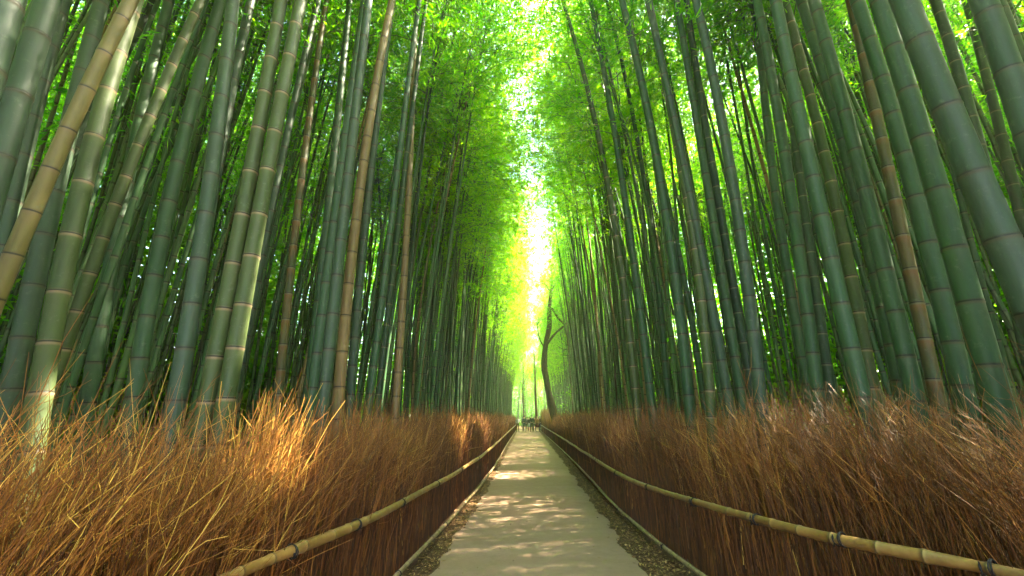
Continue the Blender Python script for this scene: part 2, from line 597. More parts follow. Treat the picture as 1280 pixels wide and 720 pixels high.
def rail(name, ctrl, r, mat, parent, seed, ties, tie_r):
    rr = np.random.default_rng(seed)
    line = smooth_line(ctrl, 0.06)
    s = np.concatenate(([0], np.cumsum(np.linalg.norm(np.diff(line, axis=0), axis=1))))
    node, nxt = [], 0.2
    while nxt < s[-1]:
        node.append(nxt)
        nxt += rr.uniform(0.24, 0.36)
    ss, rad, gr, pa = [0.0], [1.0], [0.0], [0.0]
    taper = 1.0
    for k, q in enumerate(node):
        for ds, m_, gg, pp in ((-0.025, 1.0, 0, .3), (-0.008, 1.10, 0, .9), (0.0, 1.12, 1, 0), (0.008, 1.06, .6, 0), (0.024, 1.0, 0, 0)):
            if q + ds > ss[-1] + 1e-3:
                ss.append(q + ds); rad.append(m_ * taper); gr.append(gg); pa.append(pp)
        taper *= 0.985
        if k % 12 == 11:
            taper = rr.uniform(1.0, 1.08)
    ss = np.array(ss)
    P = np.stack([np.interp(ss, s, line[:, k]) for k in range(3)], 1)
    P[:, 2] += 0.006 * np.sin(ss * 1.7 + seed)
    g = Geo()
    v, f = tube(P, r * np.array(rad), 12)
    rep = lambda x: np.concatenate((np.repeat(np.asarray(x, float), 12), [0, 0]))
    g.add(v, f, 0, groove=rep(gr), pale=rep(pa))
    o = g.build(name, [mat], parent)
    for q in ties:                          # black cord lashed round the rail, two turns and a loose end
        i = int(np.argmin(np.abs(line[:, 1] - q)))
        c = line[i]
        t = line[min(i + 2, len(line) - 1)] - line[max(i - 2, 0)]
        t /= np.linalg.norm(t)
        a = np.cross(t, [0, 0, 1.0]); a /= np.linalg.norm(a)
        bb = np.cross(t, a)
        th = np.linspace(0, 5.2 * PI, 40)
        pts = c + (r * 1.14 + tie_r) * (np.cos(th)[:, None] * a + np.sin(th)[:, None] * bb) + t * ((th / th[-1] - .5) * 0.05 + 0.016 * np.sin(th * 0.5))[:, None]
        tail = pts[-1] + np.array([[0.004, 0, -0.02], [0.008, 0.004, -0.05], [0.004, 0.012, -0.08]])
        gt = Geo()
        v, f = tube(np.concatenate((pts, tail)), tie_r, 5)
        gt.add(v, f)
        gt.build('cord_tie', [M_CORD], o)
    return o


def brush(g, line, side, top, seed, y0, y1):
    """Bundles of thin brushwood stood on end: a tight upright body and a loose fan of tips swept along the path."""
    rr = np.random.default_rng(seed)
    s = np.concatenate(([0], np.cumsum(np.linalg.norm(np.diff(line[:, :2], axis=0), axis=1))))
    yline, xline = line[:, 1], line[:, 0]

    def where(n, lo, hi, pw):
        y = lo + (hi - lo) * rr.random(n)
        return y, np.interp(y, yline, xline)
    segs = [(y0, 4, 820, .0035, 0), (4, 8, 720, .0039, 0), (8, 14, 440, .0053, 1), (14, 26, 200, .0085, 1), (26, y1, 110, .0125, 2)]
    for lo, hi, dens, th, lod in segs:
        ln = hi - lo
        # upright body
        n = int(dens * ln * 0.75)
        y, x = where(n, lo, hi, 1)
        off = 0.05 + np.abs(rr.normal(0, 0.10, n))
        B = np.stack((x + side * off, y, np.full(n, -0.02)), 1)
        H = rr.uniform(0.75, 1.35, n)
        k = 5 if lod == 0 else 4
        uu = np.linspace(0, 1, k)
        lean = np.stack((side * rr.normal(0.06, 0.07, n), rr.normal(0.05, 0.08, n), np.zeros(n)), 1)
        P = B[:, None] + uu[None, :, None] * np.array([0, 0, 1.0]) * H[:, None, None] + (uu ** 1.5)[None, :, None] * lean[:, None] * H[:, None, None]
        P = P + rr.normal(size=P.shape) * np.array([.008, .008, 0]) * (uu > 0)[None, :, None]
        rad = th * rr.uniform(0.7, 1.5, n)[:, None] * (1 - 0.55 * uu)[None, :]
        v, f = many_tubes(P, rad, 3)
        g.add(v, f, 0, rnd=np.repeat(np.clip(rr.normal(0.30, 0.17, n), 0, 1), k * 3))  # darker than the fan: dirt and some shade put into the tint
        # the fan
        n = int(dens * ln * 0.95)
        y, x = where(n, lo, hi, 1)
        off = np.abs(rr.normal(0.10, 0.30, n)) + 0.05
        z0 = rr.uniform(0.05, 0.8, n)
        B = np.stack((x + side * off, y, z0), 1)
        clump = 0.13 * np.sin(y * 2.1 + seed) + 0.08 * np.sin(y * 4.7 + 2 * seed) + 0.05 * np.sin(y * 9.3)
        want = top(y) + clump + rr.normal(-0.14, 0.16, n)
        L = np.maximum(want - z0, 0.3) * 1.05
        k = 6 if lod == 0 else 4
        uu = np.linspace(0, 1, k)
        wild = np.clip((6.0 - y) / 5.0, 0, 1)
        lean = np.stack((side * rr.normal(0.10, 0.12 + 0.05 * wild), np.abs(rr.normal(0.34 - 0.14 * (y < 2.6), 0.20 - 0.08 * (y < 2.6), n)), np.zeros(n)), 1)
        P = B[:, None] + uu[None, :, None] * np.array([0, 0, 1.0]) * L[:, None, None] * (1 - 0.12 * uu)[None, :, None] + (0.25 * uu + 0.75 * uu ** 2)[None, :, None] * lean[:, None] * L[:, None, None]
        P = P + np.cumsum(rr.normal(size=P.shape) * 0.017, 1) * (uu > 0)[None, :, None]
        tint = np.clip(rr.normal(0.50, 0.20, n) + 0.10 * np.sin(y * 1.7 + seed), 0, 1)
        rad = th * 0.9 * rr.uniform(0.6, 1.35, n)[:, None] * (1 - 0.72 * uu)[None, :]
        v, f = many_tubes(P, rad, 3)
        g.add(v, f, 0, rnd=np.repeat(tint, k * 3))
        # side twigs
        if lod < 2:
            ns = 4 if lod == 0 else 2
            i = np.repeat(np.arange(n), ns)
            u = rr.uniform(0.35, 0.92, len(i))
            fi = u * (k - 1)
            a = fi.astype(int)
            fr = (fi - a)[:, None]
            Q = P[i, a] * (1 - fr) + P[i, np.minimum(a + 1, k - 1)] * fr
            T_ = P[i, np.minimum(a + 1, k - 1)] - P[i, a]
            T_ /= np.linalg.norm(T_, axis=1, keepdims=True) + 1e-9
            D = T_ + rr.normal(size=T_.shape) * 0.46
            Ls = rr.uniform(0.10, 0.42, len(i)) * (1.15 - 0.5 * u)
            kk = 3
            us = np.linspace(0, 1, kk)
            PP = Q[:, None] + D[:, None] * (us[None, :] * Ls[:, None])[..., None] + rr.normal(size=(len(i), kk, 3)) * 0.012 * (us > 0)[None, :, None]
            rs = th * 0.5 * np.ones((len(i), 1)) * (1 - 0.6 * us)[None, :]
            v, f = many_tubes(PP, rs, 3)
            g.add(v, f, 0, rnd=np.repeat(np.clip(tint[i] + rr.normal(0.05, 0.1, len(i)), 0, 1), kk * 3))


def gold_clump(g, cx, cy_, n, seed, h0, h1):
    rr = np.random.default_rng(seed)
    B = np.stack((rr.normal(cx, 0.14, n), rr.normal(cy_, 0.24, n), rr.uniform(0.5, 1.1, n)), 1)
    L = rr.uniform(h0, h1, n) - B[:, 2]
    k = 7
    uu = np.linspace(0, 1, k)
    lean = np.stack((rr.normal(-0.02, .10, n), rr.normal(.18, .16, n), np.zeros(n)), 1)
    P = B[:, None] + uu[None, :, None] * np.array([0, 0, 1.0]) * L[:, None, None] + (uu ** 2)[None, :, None] * lean[:, None] + np.cumsum(rr.normal(size=(n, k, 3)) * .012, 1)
    v, f = many_tubes(P, .0055 * rr.uniform(.6, 1.3, n)[:, None] * (1 - .6 * uu)[None, :], 3)
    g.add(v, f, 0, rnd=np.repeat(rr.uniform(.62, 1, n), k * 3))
    i = np.repeat(np.arange(n), 4)
    a = rr.integers(2, k - 1, len(i))
    D = P[i, a + 1] - P[i, a]
    D /= np.linalg.norm(D, axis=1, keepdims=True)
    D = D + rr.normal(size=D.shape) * .4
    us = np.linspace(0, 1, 3)
    PP = P[i, a][:, None] + D[:, None] * (us[None, :] * rr.uniform(.06, .25, len(i))[:, None])[..., None]
    v, f = many_tubes(PP, .003 * np.ones((len(i), 1)) * (1 - .5 * us)[None, :], 3)
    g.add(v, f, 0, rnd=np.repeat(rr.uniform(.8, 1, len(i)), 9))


fl_ = empty('brushwood_fence', (LEFT_LOW[3][0], 4.8, 0), 'brown brushwood fence along the left edge of the path, with golden sunlit clump', 'fence', 'brushwood fences')
fr__ = empty('brushwood_fence', (RIGHT_LOW[3][0], 4.9, 0), 'brown brushwood fence along the right edge of the path, rising to the far corner', 'fence', 'brushwood fences')
fl_.location = fr__.location = (0, 0, 0)
topL = lambda y: np.interp(y, [-1, 1, 3, 6, 15, 60], [1.70, 1.66, 1.66, 1.74, 1.76, 1.75])
topR = lambda y: np.interp(y, [-1, 1.5, 2.5, 4, 6, 10, 30, 44, 52, 60], [2.15, 2.10, 1.98, 1.86, 1.84, 1.84, 1.80, 1.95, 2.8, 2.9])
for root, up, lo, side, top, sd1, yy0, yy1 in ((fl_, LEFT_UP, LEFT_LOW, -1, topL, 11, 1.2, 56), (fr__, RIGHT_UP, RIGHT_LOW, 1, topR, 12, 0.9, 53)):
    g = Geo()
    base = np.array([((a[0] * .85 + b[0] * .15), b[1]) for a, b in zip(up, lo)])
    line = smooth_line([(p[0], p[1], 0) for p in base], 0.2)
    brush(g, line, side, top, sd1, yy0, yy1)
    if side < 0:
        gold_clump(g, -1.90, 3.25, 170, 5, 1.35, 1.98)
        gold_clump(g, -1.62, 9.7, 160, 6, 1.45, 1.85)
    o = g.build('brushwood', [M_BRUSH], root, smooth=False)
    o['kind'] = 'stuff'
    if side < 0:
        rail('rail', up, .036, M_RAIL, root, 21, [2.1, 3.15, 4.05, 5.3, 6.9, 8.8, 11.2], .0045)
        o = rail('rail', [(p[0] + .02, p[1], p[2]) for p in lo], .026, M_RAIL2, root, 22, [3.4, 5.2, 7.4], .0035)
    else:
        rail('rail', up, .036, M_RAIL, root, 23, [2.05, 2.75, 3.5, 4.3, 5.4, 6.8, 8.6, 11], .0045)
        o = rail('rail', [(p[0] - .02, p[1], p[2]) for p in lo], .026, M_RAIL2, root, 24, [3.2, 4.6, 6.3, 8.6], .0035)
    o['label'] = 'thinner weathered bamboo rail near the ground'
    for q in np.arange(1.0, 52, 2.6):       # stakes the rails are lashed to, mostly hidden in the brush
        x = np.interp(q, line[:, 1], line[:, 0])
        gp = Geo()
        v, f = tube([(x + side * .20, q, -.1), (x + side * .21, q, .45), (x + side * .22, q, 1.0)], [.03, .029, .027], 8)
        gp.add(v, f, 0)
        gp.build('post', [M_BARK_BROWN], root)

# ------------------------------------------------------------------ bamboo that stands out one by one: (points down the culm in the photo, width there, skin, what it looks like)
M_STEM_STRAW = stem_material('bamboo_skin_straw', col=(0.098, 0.078, 0.020), bloom=(0.13, 0.10, 0.04), ring=(0.13, 0.09, 0.045), rough=0.45)
S = {'straw': M_STEM_STRAW, 'grey': M_STEM_GREY, 'green': M_STEM_GREEN, 'olive': M_STEM_OLIVE, 'dark': M_STEM_DARK, 'tan': M_STEM_TAN, 'rust': M_STEM_RUST}
KEYS = [
    ([(61, 0), (41, 59), (12, 160), (-18, 260)], 28, 'grey', 'thick grey green bamboo nearest the left edge, leaning towards the path'),
    ([(10, 0), (-6, 50), (-34, 150)], 34, 'grey', 'dark out of focus bamboo cut by the top left corner'),
    ([(79, 0), (42, 145), (25, 195), (15, 255)], 19, 'grey', 'grey green bamboo just right of the thick one at the left edge'),
    ([(129, 0), (107, 67), (77, 200), (50, 330), (15, 482)], 19, 'grey', 'broad grey green bamboo passing behind the tan leaning one'),
    ([(172, 0), (130, 82), (80, 172), (50, 222), (2, 335)], 19, 'straw', 'tan yellow bamboo leaning steeply across its green neighbours', .088),
    ([(185, 0), (152, 82), (117, 182), (82, 300), (50, 420), (27, 540)], 22, 'olive', 'stout olive bamboo with a bright sunlit foot in the left brushwood'),
    ([(150, 75), (92, 185), (44, 275), (20, 327)], 16, 'dark', 'dark bamboo leaning in the shadow of the tan leaning one'),
    ([(212, 0), (175, 152), (144, 301), (117, 460)], 15, 'green', 'green bamboo crossing behind the brownish leaning one at left', .135),
    ([(251, 0), (211, 92), (170, 190), (127, 301), (85, 419), (67, 480)], 14, 'olive', 'brownish bamboo leaning right more steeply than those around it', .100),
    ([(277, 0), (246, 105), (217, 234), (187, 372), (166, 511)], 16, 'green', 'smooth dull green bamboo between the leaning brownish one and the grey pair'),
    ([(292, 0), (280, 92), (262, 240), (250, 320), (230, 441), (217, 524)], 19, 'grey', 'grey green bamboo with dark node rings, left of the olive pair'),
    ([(314, 0), (292, 102), (280, 160), (258, 290), (240, 400)], 12, 'grey', 'narrower grey bamboo rising from behind a wider grey one'),
    ([(352, 0), (329, 121), (309, 246), (291, 332), (274, 425), (256, 512)], 19, 'olive', 'left bamboo of the olive pair with pinkish node rings'),
    ([(376, 0), (355, 109), (329, 240), (304, 379), (280, 517)], 18, 'olive', 'right bamboo of the olive pair, its foot lit yellow'),
    ([(398, 0), (371, 116), (349, 212), (330, 310)], 9, 'grey', 'slender greyish bamboo just right of the olive pair'),
    ([(409, 0), (391, 112), (372, 267), (357, 410), (347, 500)], 9, 'rust', 'slender dull brown bamboo between the olive pair and the pale cluster'),
    ([(436, 0), (425, 120), (411, 262), (397, 375), (387, 482)], 10, 'green', 'leftmost green bamboo of the pale cluster left of the tan one'),
    ([(456, 0), (442, 100), (425, 230), (405, 370), (393, 480)], 12, 'green', 'green bamboo pressed behind the pale cluster left of the tan one'),
    ([(460, 7), (444, 150), (431, 254), (415, 399), (404, 510)], 13, 'grey', 'pale green bamboo with dark rings touching the tan one'),
    ([(490, 2), (470, 99), (445, 276), (430, 435), (420, 525)], 12, 'tan', 'straight tan bamboo left of the path, beside the pale green one'),
    ([(490, 10), (475, 122), (462, 227), (449, 365), (436, 520)], 9, 'grey', 'thin grey green bamboo close on the right of the straight tan one'),
    ([(525, 60), (502, 242), (487, 385), (471, 510)], 8, 'dark', 'dark olive bamboo in front of the thin orange tan one'),
    ([(516, 120), (510, 237), (505, 365), (495, 510), (492, 535)], 9, 'tan', 'orange tan bamboo halfway between the left edge and the path end'),
    ([(505, 150), (475, 385), (462, 510)], 9, 'green', 'green bamboo midway between the straight tan and orange tan ones'),
    ([(1130, 0), (1167, 97), (1207, 192), (1256, 307), (1275, 352)], 33, 'grey', 'thickest grey green bamboo in the picture, leaning out past the right edge'),
    ([(1229, 0), (1247, 52), (1266, 102), (1283, 155)], 28, 'grey', 'thick bamboo cut by the upper right edge of the picture'),
    ([(1246, 0), (1270, 61), (1290, 112)], 16, 'grey', 'paler bamboo behind the thick one at the upper right edge'),
    ([(1099, 0), (1120, 72), (1151, 172), (1185, 277), (1217, 392), (1232, 452)], 25, 'green', 'broad mottled bamboo immediately left of the thickest one'),
    ([(1072, 0), (1096, 80), (1122, 167), (1150, 264), (1176, 362), (1205, 500)], 19, 'green', 'second green bamboo left of the thickest one'),
    ([(1064, 0), (1082, 85), (1104, 182), (1126, 284), (1149, 394), (1172, 501)], 14, 'rust', 'green bamboo with rusty stains above the right brushwood'),
    ([(1017, 0), (1040, 80), (1071, 196), (1101, 317), (1131, 440), (1147, 510)], 18, 'green', 'broad blue green bamboo in the middle of the right grove'),
    ([(1001, 0), (1022, 69), (1046, 150), (1071, 239), (1104, 382), (1122, 470)], 14, 'green', 'green bamboo half hidden behind the broad blue green one'),
    ([(970, 0), (984, 75), (1002, 160), (1021, 242), (1049, 367), (1075, 489)], 17, 'green', 'plain green bamboo with pale node rings, right of the bright rimmed one'),
    ([(980, 0), (1001, 71), (1025, 172), (1050, 282), (1080, 426), (1092, 497)], 13, 'olive', 'olive bamboo with pinkish node rings in the right grove'),
    ([(947, 0), (964, 92), (976, 169), (989, 247), (1007, 366), (1025, 520)], 13, 'green', 'bamboo with a bright rim of light down its right side'),
    ([(960, 160), (970, 252), (982, 330), (997, 407), (1008, 480)], 11, 'green', 'green bamboo left of the bright rimmed one in the right grove'),
    ([(985, 110), (997, 205), (1021, 367), (1041, 512)], 11, 'dark', 'dark bamboo with pink rings behind the bright rimmed one'),
    ([(1170, 0), (1192, 72), (1221, 172), (1250, 290)], 13, 'dark', 'smooth dark green bamboo right of the thickest one'),
    ([(1207, 0), (1230, 85), (1247, 150), (1265, 225)], 10, 'dark', 'nearly black slender bamboo near the upper right edge'),
    ([(870, 0), (892, 102), (915, 217), (930, 332), (944, 445), (949, 480)], 14, 'grey', 'grey green bamboo with dark rings, right of the dark brown one'),
    ([(845, 0), (866, 110), (885, 242), (901, 342), (917, 437), (927, 496)], 11, 'green', 'evenly ringed green bamboo left of the dark brown one'),
    ([(856, 0), (872, 100), (900, 262), (920, 377), (935, 460)], 10, 'dark', 'dark brownish green bamboo right of the evenly ringed one'),
    ([(809, 0), (830, 94), (852, 195), (874, 297), (892, 399), (905, 470)], 11, 'grey', 'pale bamboo with a lit edge leaning over the right fence'),
    ([(776, 0), (801, 94), (819, 182), (836, 304), (850, 396), (861, 486)], 12, 'green', 'green bamboo with widely spaced rings, nearest the path in the right middle'),
    ([(739, 0), (757, 95), (774, 202), (789, 309), (804, 409), (811, 480)], 9, 'green', 'green bamboo whose thin top crosses the bright leaves right of the sky gap'),
    ([(704, 0), (722, 57), (747, 170), (770, 292), (785, 397), (794, 490)], 8, 'olive', 'slender brownish bamboo closest to the sky gap on the right'),
    ([(758, 0), (775, 70), (802, 205), (822, 350), (835, 500)], 6, 'green', 'thin bamboo between two thicker ones right of the sky gap'),
    ([(850, 230), (857, 260), (870, 320), (885, 412), (892, 474)], 11, 'olive', 'olive bamboo with pink rings in the right middle'),
    ([(845, 300), (860, 380), (870, 430), (877, 485)], 8, 'green', 'slim green bamboo left of the olive one in the right middle'),
    ([(1030, 0), (1060, 80), (1075, 135), (1090, 180), (1115, 270)], 6, 'dark', 'thin dark bamboo leaning between two broad green ones'),
]


def key_bamboo(idx, pts, w, skin, label, dia=None):
    side = -1 if pts[0][0] < 640 else 1
    pts = np.array(pts, float)
    mid = pts[len(pts) // 2]
    sl = (pts[-1, 0] - pts[0, 0]) / (pts[-1, 1] - pts[0, 1])
    wp = w * math.cos(math.atan(sl))
    d = 0.15 if w > 24 else 0.135 if w > 15 else 0.12 if w > 9 else 0.10
    d = dia or d
    rd = ray(*mid)
    for _ in range(60):
        depth = F * d / wp
        Y0 = (CAM + rd / F * depth)[1]
        xs, zs = [], []
        for px, py in pts:
            r_ = ray(px, py)
            P = CAM + r_ * (Y0 / r_[1])
            xs.append(P[0]); zs.append(P[2])
        c1 = np.polyfit(zs, xs, 1)
        x0 = np.polyval(c1, 0)
        if abs(x0) > abs(fence_x(side, Y0)) + 0.55 and abs(np.polyval(c1, 1.8)) > abs(fence_x(side, Y0)) + 0.35:
            break
        d *= 1.03
    if len(pts) >= 4:
        c2 = np.polyfit(zs, xs, 2)
        c2[0] = np.clip(c2[0], -0.02, 0.02)
    else:
        c2 = np.array([0, c1[0], c1[1]])
    res = np.mean(np.array(xs) - np.polyval(np.array([c2[0], c2[1], 0]), zs))
    c2[2] = res
    zlo, zhi = min(zs), max(zs)
    slo, shi = 2 * c2[0] * zlo + c2[1], 2 * c2[0] * zhi + c2[1]

    def fx(z):
        z = np.asarray(z, float)
        x = np.polyval(c2, np.clip(z, zlo, zhi)) + np.where(z < zlo, (z - zlo) * slo, 0) + np.where(z > zhi, (z - zhi) * shi, 0)
        over = np.maximum(z - max(zhi, 7.0), 0)
        return x - side * 0.006 * over ** 2
    x0 = float(fx(0))
    rr = np.random.default_rng(500 + idx)
    bend = rr.normal(0, 0.003)
    curve = lambda z: np.stack((fx(z) - x0, bend * np.maximum(np.asarray(z, float) - 6, 0) ** 2, np.asarray(z, float)), 1)
    H = rr.uniform(15.0, 17.5)
    # height at which the photo's frame ends here: no branches below it on the near ones
    r_ = ray(*pts[0])
    ztop = (CAM + r_ * (Y0 / r_[1]))[2]
    zm = zs[len(pts) // 2] / H
    r0 = d / 2 / (1 - 0.42 * zm - 0.52 * zm ** 4)
    root = empty('bamboo', (x0, Y0, 0), label, 'bamboo')
    g = Geo()
    stem_geo(g, curve, H, r0, internode=min(0.42, 2.5 * d), sides=16 if w > 12 else 12, detail=3, seed=700 + idx)
    g.build('stem', [S[skin]], root)
    h0 = max(7.5, min(ztop + 0.4, 11.0))
    arr = crown_arrays(curve, h0, H, 40, 8, 7, 900 + idx, 1.1)
    g = Geo()
    crown_geo(g, arr, carve=lambda p: p + np.array([x0, Y0, 0]))
    g.build('crown', [M_TWIG, M_LEAF], root, smooth=False)
    KEYPOS.append((x0, Y0, d))
    print(f'KEY {idx:2d} x0={x0:6.2f} Y={Y0:5.2f} d={d:.3f} top={ztop:.1f} lean={slo:.2f} {label}')


KEYPOS = []
for i, k in enumerate(KEYS):
    key_bamboo(i, *k)

# ------------------------------------------------------------------ the rest of the grove
DEPTH = 9.5


def sample_grove():
    """Culm positions on both sides and across the far end: poisson-ish, denser along the fences."""
    rr = np.random.default_rng(31)
    cell = {}
    out = []

    def ok(x, y, dmin):
        cx, cy_ = int(x // 0.6), int(y // 0.6)
        for a in (-1, 0, 1):
            for b in (-1, 0, 1):
                for (qx, qy) in cell.get((cx + a, cy_ + b), ()):
                    if (qx - x) ** 2 + (qy - y) ** 2 < dmin * dmin:
                        return False
        return True

    def put(x, y, dmin):
        if not ok(x, y, dmin):
            return False
        cell.setdefault((int(x // 0.6), int(y // 0.6)), []).append((x, y))
        return True
    for x, y, d in KEYPOS:
        put(x, y, 0)
    for side in (-1, 1):
        n_edge, n_deep = 400, 2050
        for k in range(n_edge + n_deep):
            if k >= n_edge + n_deep - 330:
                y = rr.uniform(1.5, 15)
                o = rr.uniform(2.5, 12.5)
            elif k < n_edge:
                y = rr.uniform(6.0, 60)
                o = 0.75 + abs(rr.normal(0, 0.8))
            else:
                y = rr.uniform(2.0, 66)
                o = rr.uniform(0.9, np.interp(y, [9, 15, 30], [DEPTH, 6.0, 4.0]))
            if side > 0 and y > 24:
                o += 1.2 * min(1, (y - 24) / 10)
            if side > 0 and 16 < y < 34 and o < 1.1 and rr.random() < 0.5:
                continue
            x = fence_x(side, y) + side * o
            # near the camera the photo's own culms stand: only thin ones behind them
            if y < 7.5 and abs(x) < 4.4:
                continue
            px, py, z = project((x, y, 3.0))
            if z < 1.0 or px < -260 or px > 1540:
                continue
            if put(x, y, 0.26):
                out.append((x, y, side))
    for k in range(170):                     # leafy bamboo thickening the sunny side of the path
        y = rr.uniform(5, 20)
        x = fence_x(1, y) + rr.uniform(3.5, 8.5)
        if (y > 7.5 or x > 4.4) and put(x, y, 0.24):
            out.append((x, y, 1))
    for k in range(700):                     # the grove goes on behind the camera and shades it
        y = rr.uniform(-9, 7.0)
        sd_ = rr.choice((-1, 1))
        x = fence_x(sd_, max(y, -0.6)) + sd_ * rr.uniform(0.9, 11)
        px, py, z = project((x, y, 3.0))
        if (z < 0.8 or px < -300 or px > 1580) and put(x, y, 0.3):
            out.append((x, y, sd_))
    for k in range(110):                     # the grove closing the view where the path turns away
        y = rr.uniform(62, 84)
        x = rr.uniform(-8, 8)
        if abs(x - 0.1) < 1.2 and y < 66:
            continue
        if put(x, y, 0.4):
            out.append((x, y, -1 if x < 0 else 1))
    return out


VARIANTS = []


def make_variant(k, thick, far=0):
    """One bamboo with an arching top; +X is the way it bows."""
    rr = np.random.default_rng(1200 + k + (50 if thick else 0) + 100 * far)
    H = rr.uniform(13.5, 17.0)
    a, bb, lean = (0.8, 0.8, 0.8, rr.uniform(0.2, 1.2))[far] if far == 3 else (rr.uniform(0.2, 1.6), rr.uniform(1.0, 2.7), rr.uniform(1.8, 3.5))[far], rr.normal(0, 0.35), rr.normal(0.02, 0.02)
    ph = rr.uniform(0, 6)
    curve = lambda z: np.stack((lean * np.asarray(z) + a * (np.asarray(z) / H) ** 3.2 + .03 * np.sin(np.asarray(z) * .8 + ph), bb * (np.asarray(z) / H) ** 2 + .03 * np.sin(np.asarray(z) * .65 + ph * 2), np.asarray(z, float)), 1)
    gs, gc = Geo(), Geo()
    if thick:
        stem_geo(gs, curve, H, rr.uniform(0.031, 0.050), 0.27, 8, 2, seed=k)
        if far == 3:
            crown_geo(gc, crown_arrays(curve, rr.uniform(10.5, 11.5), H, 40, 8, 9, 340 + k, 1.2, leaf=(0.15, 0.013), face=0.2))
        elif far:
            crown_geo(gc, crown_arrays(curve, rr.uniform(6.0, 8.0), H, (0, 46, 38)[far], (0, 7, 6)[far], (0, 9, 8)[far], 140 + k + 40 * far, (0, 1.45, 1.3)[far], leaf=(0.15, 0.013), face=0.3))
        else:
            crown_geo(gc, crown_arrays(curve, rr.uniform(7.5, 9.5), H, 44, 8, 10, 40 + k, 1.25, face=0.2))
        return gs.mesh('stem', [M_STEM]), gc.mesh('crown', [M_TWIG, M_LEAF_GLOW_TINT if far else M_LEAF], smooth=False), curve, H
    if far == 3:
        stem_geo(gs, curve, H, rr.uniform(0.024, 0.046), 0.27, 6, 1, seed=k)
        crown_geo(gs, crown_arrays(curve, 10.0, H, 16, 5, 5, 80 + k, 1.0, leaf=(0.19, 0.017)), mats=(1, 2))
        return gs.mesh('bamboo_clump', [M_STEM, M_TWIG, M_LEAF]), None, curve, H
    stem_geo(gs, curve, H, rr.uniform(0.024, 0.043), 0.27, 6, 1, seed=k)
    crown_geo(gs, crown_arrays(curve, rr.uniform(5.5, 8.0) if far else rr.uniform(5.0, 8.5), H, 28 if far else 27, 5, 5, 80 + k + 20 * far, 1.3 if far else 1.15, leaf=(0.19, 0.017)), mats=(1, 2))
    return gs.mesh('bamboo_clump', [M_STEM, M_TWIG, M_LEAF_GLOW_TINT if far == 2 else M_LEAF]), None, curve, H


spots = sample_grove()
rr = np.random.default_rng(77)
recs = []
for (x, y, side) in spots:
    off = abs(x) - abs(fence_x(side, min(y, 56)))
    d = rr.uniform(0.055, 0.105)
    px, py, z = project((x, y, 2.5))
    in_frame = -40 < px < 1320
    score = (d / max(z, 1)) * math.exp(-max(off - 0.6, 0) / 3.5) * (1 if in_frame else 0.02) * (0.5 if y > 58 else 1)
    recs.append([score, x, y, side, off, d])
recs.sort(reverse=True)
N_IND = 298 - len(KEYS)
THICK, THICK_MID, THICK_FAR, THICK_HIGH = ([make_variant(k, True, far) for k in range(7)] for far in range(4))


def zone_label(side, y, off, skin):
    sd = 'left' if side < 0 else 'right'
    kind = {'tan': 'straw coloured', 'dark': 'dark green', 'green': 'green'}[skin]
    if y > 58:
        return f'slim {kind} bamboo in the bright stand beyond the people, on the {sd}'
    if y < 13:
        where = 'standing just behind' if off < 1.6 else 'deeper in the shade behind'
        return f'{kind} bamboo {where} the near part of the {sd} fence'
    if y < 26:
        where = 'in the front rank of' if off < 1.6 else 'further back in'
        return f'slim {kind} bamboo {where} the {sd} grove, halfway along the path'
    return f'thin {kind} bamboo in the far {sd} grove, close to where people stand'


for n, (score, x, y, side, off, d) in enumerate(recs[:N_IND]):
    st, cr, curve, H = (THICK if y < 9.5 else THICK_HIGH if side > 0 and 13 < y < 36 and off < 3.2 else THICK if side > 0 and y < 36 and n % 3 else THICK_MID if y < (33 if side < 0 else 24) else THICK_FAR)[n % 7]
    q = rr.random()
    skin = 'tan' if q < 0.07 else 'dark' if q < 0.20 else 'green'
    lab = zone_label(side, y, off, skin)
    rz = (0 if side < 0 else PI) + rr.normal(0, 0.7)
    root = empty('bamboo', (x, y, 0), lab, 'bamboo', lab, rz)
    h = rr.uniform(0.86, 1.12)
    so = bpy.data.objects.new('stem', st)
    COL.objects.link(so)
    so.parent = root
    so.scale = (1, 1, h)
    tilt = Euler((rr.normal(0, .022), rr.normal(0.012, .022), 0))
    root.rotation_euler = Euler((tilt.x, tilt.y, rz))
    if skin != 'green':
        so.material_slots[0].link = 'OBJECT'
        so.material_slots[0].material = S[skin]
    mw = Matrix.Translation((x, y, 0)) @ root.rotation_euler.to_matrix().to_4x4() @ Matrix.Diagonal((1, 1, h, 1))
    mat = np.array(mw)
    co = np.empty(len(cr.vertices) * 3, np.float32)
    cr.vertices.foreach_get('co', co)
    wpts = co.reshape(-1, 3) @ mat[:3, :3].T + mat[:3, 3]
    keep = shaft_free(wpts)
    data = cr
    if (~keep).sum() > 12:                  # a gap the sun comes through
        data = cr.copy()
        import bmesh
        bm = bmesh.new()
        bm.from_mesh(data)
        bm.verts.ensure_lookup_table()
        bmesh.ops.delete(bm, geom=[bm.verts[int(i)] for i in np.nonzero(~keep)[0]], context='VERTS')
        bm.to_mesh(data)
        bm.free()
    co_ = bpy.data.objects.new('crown', data)
    COL.objects.link(co_)
    co_.parent = root
    co_.scale = (1, 1, h)
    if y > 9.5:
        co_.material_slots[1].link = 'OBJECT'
        co_.material_slots[1].material = M_LEAF_GLOW_TINT  # crowns further down the avenue carry the sun's glow in their colour

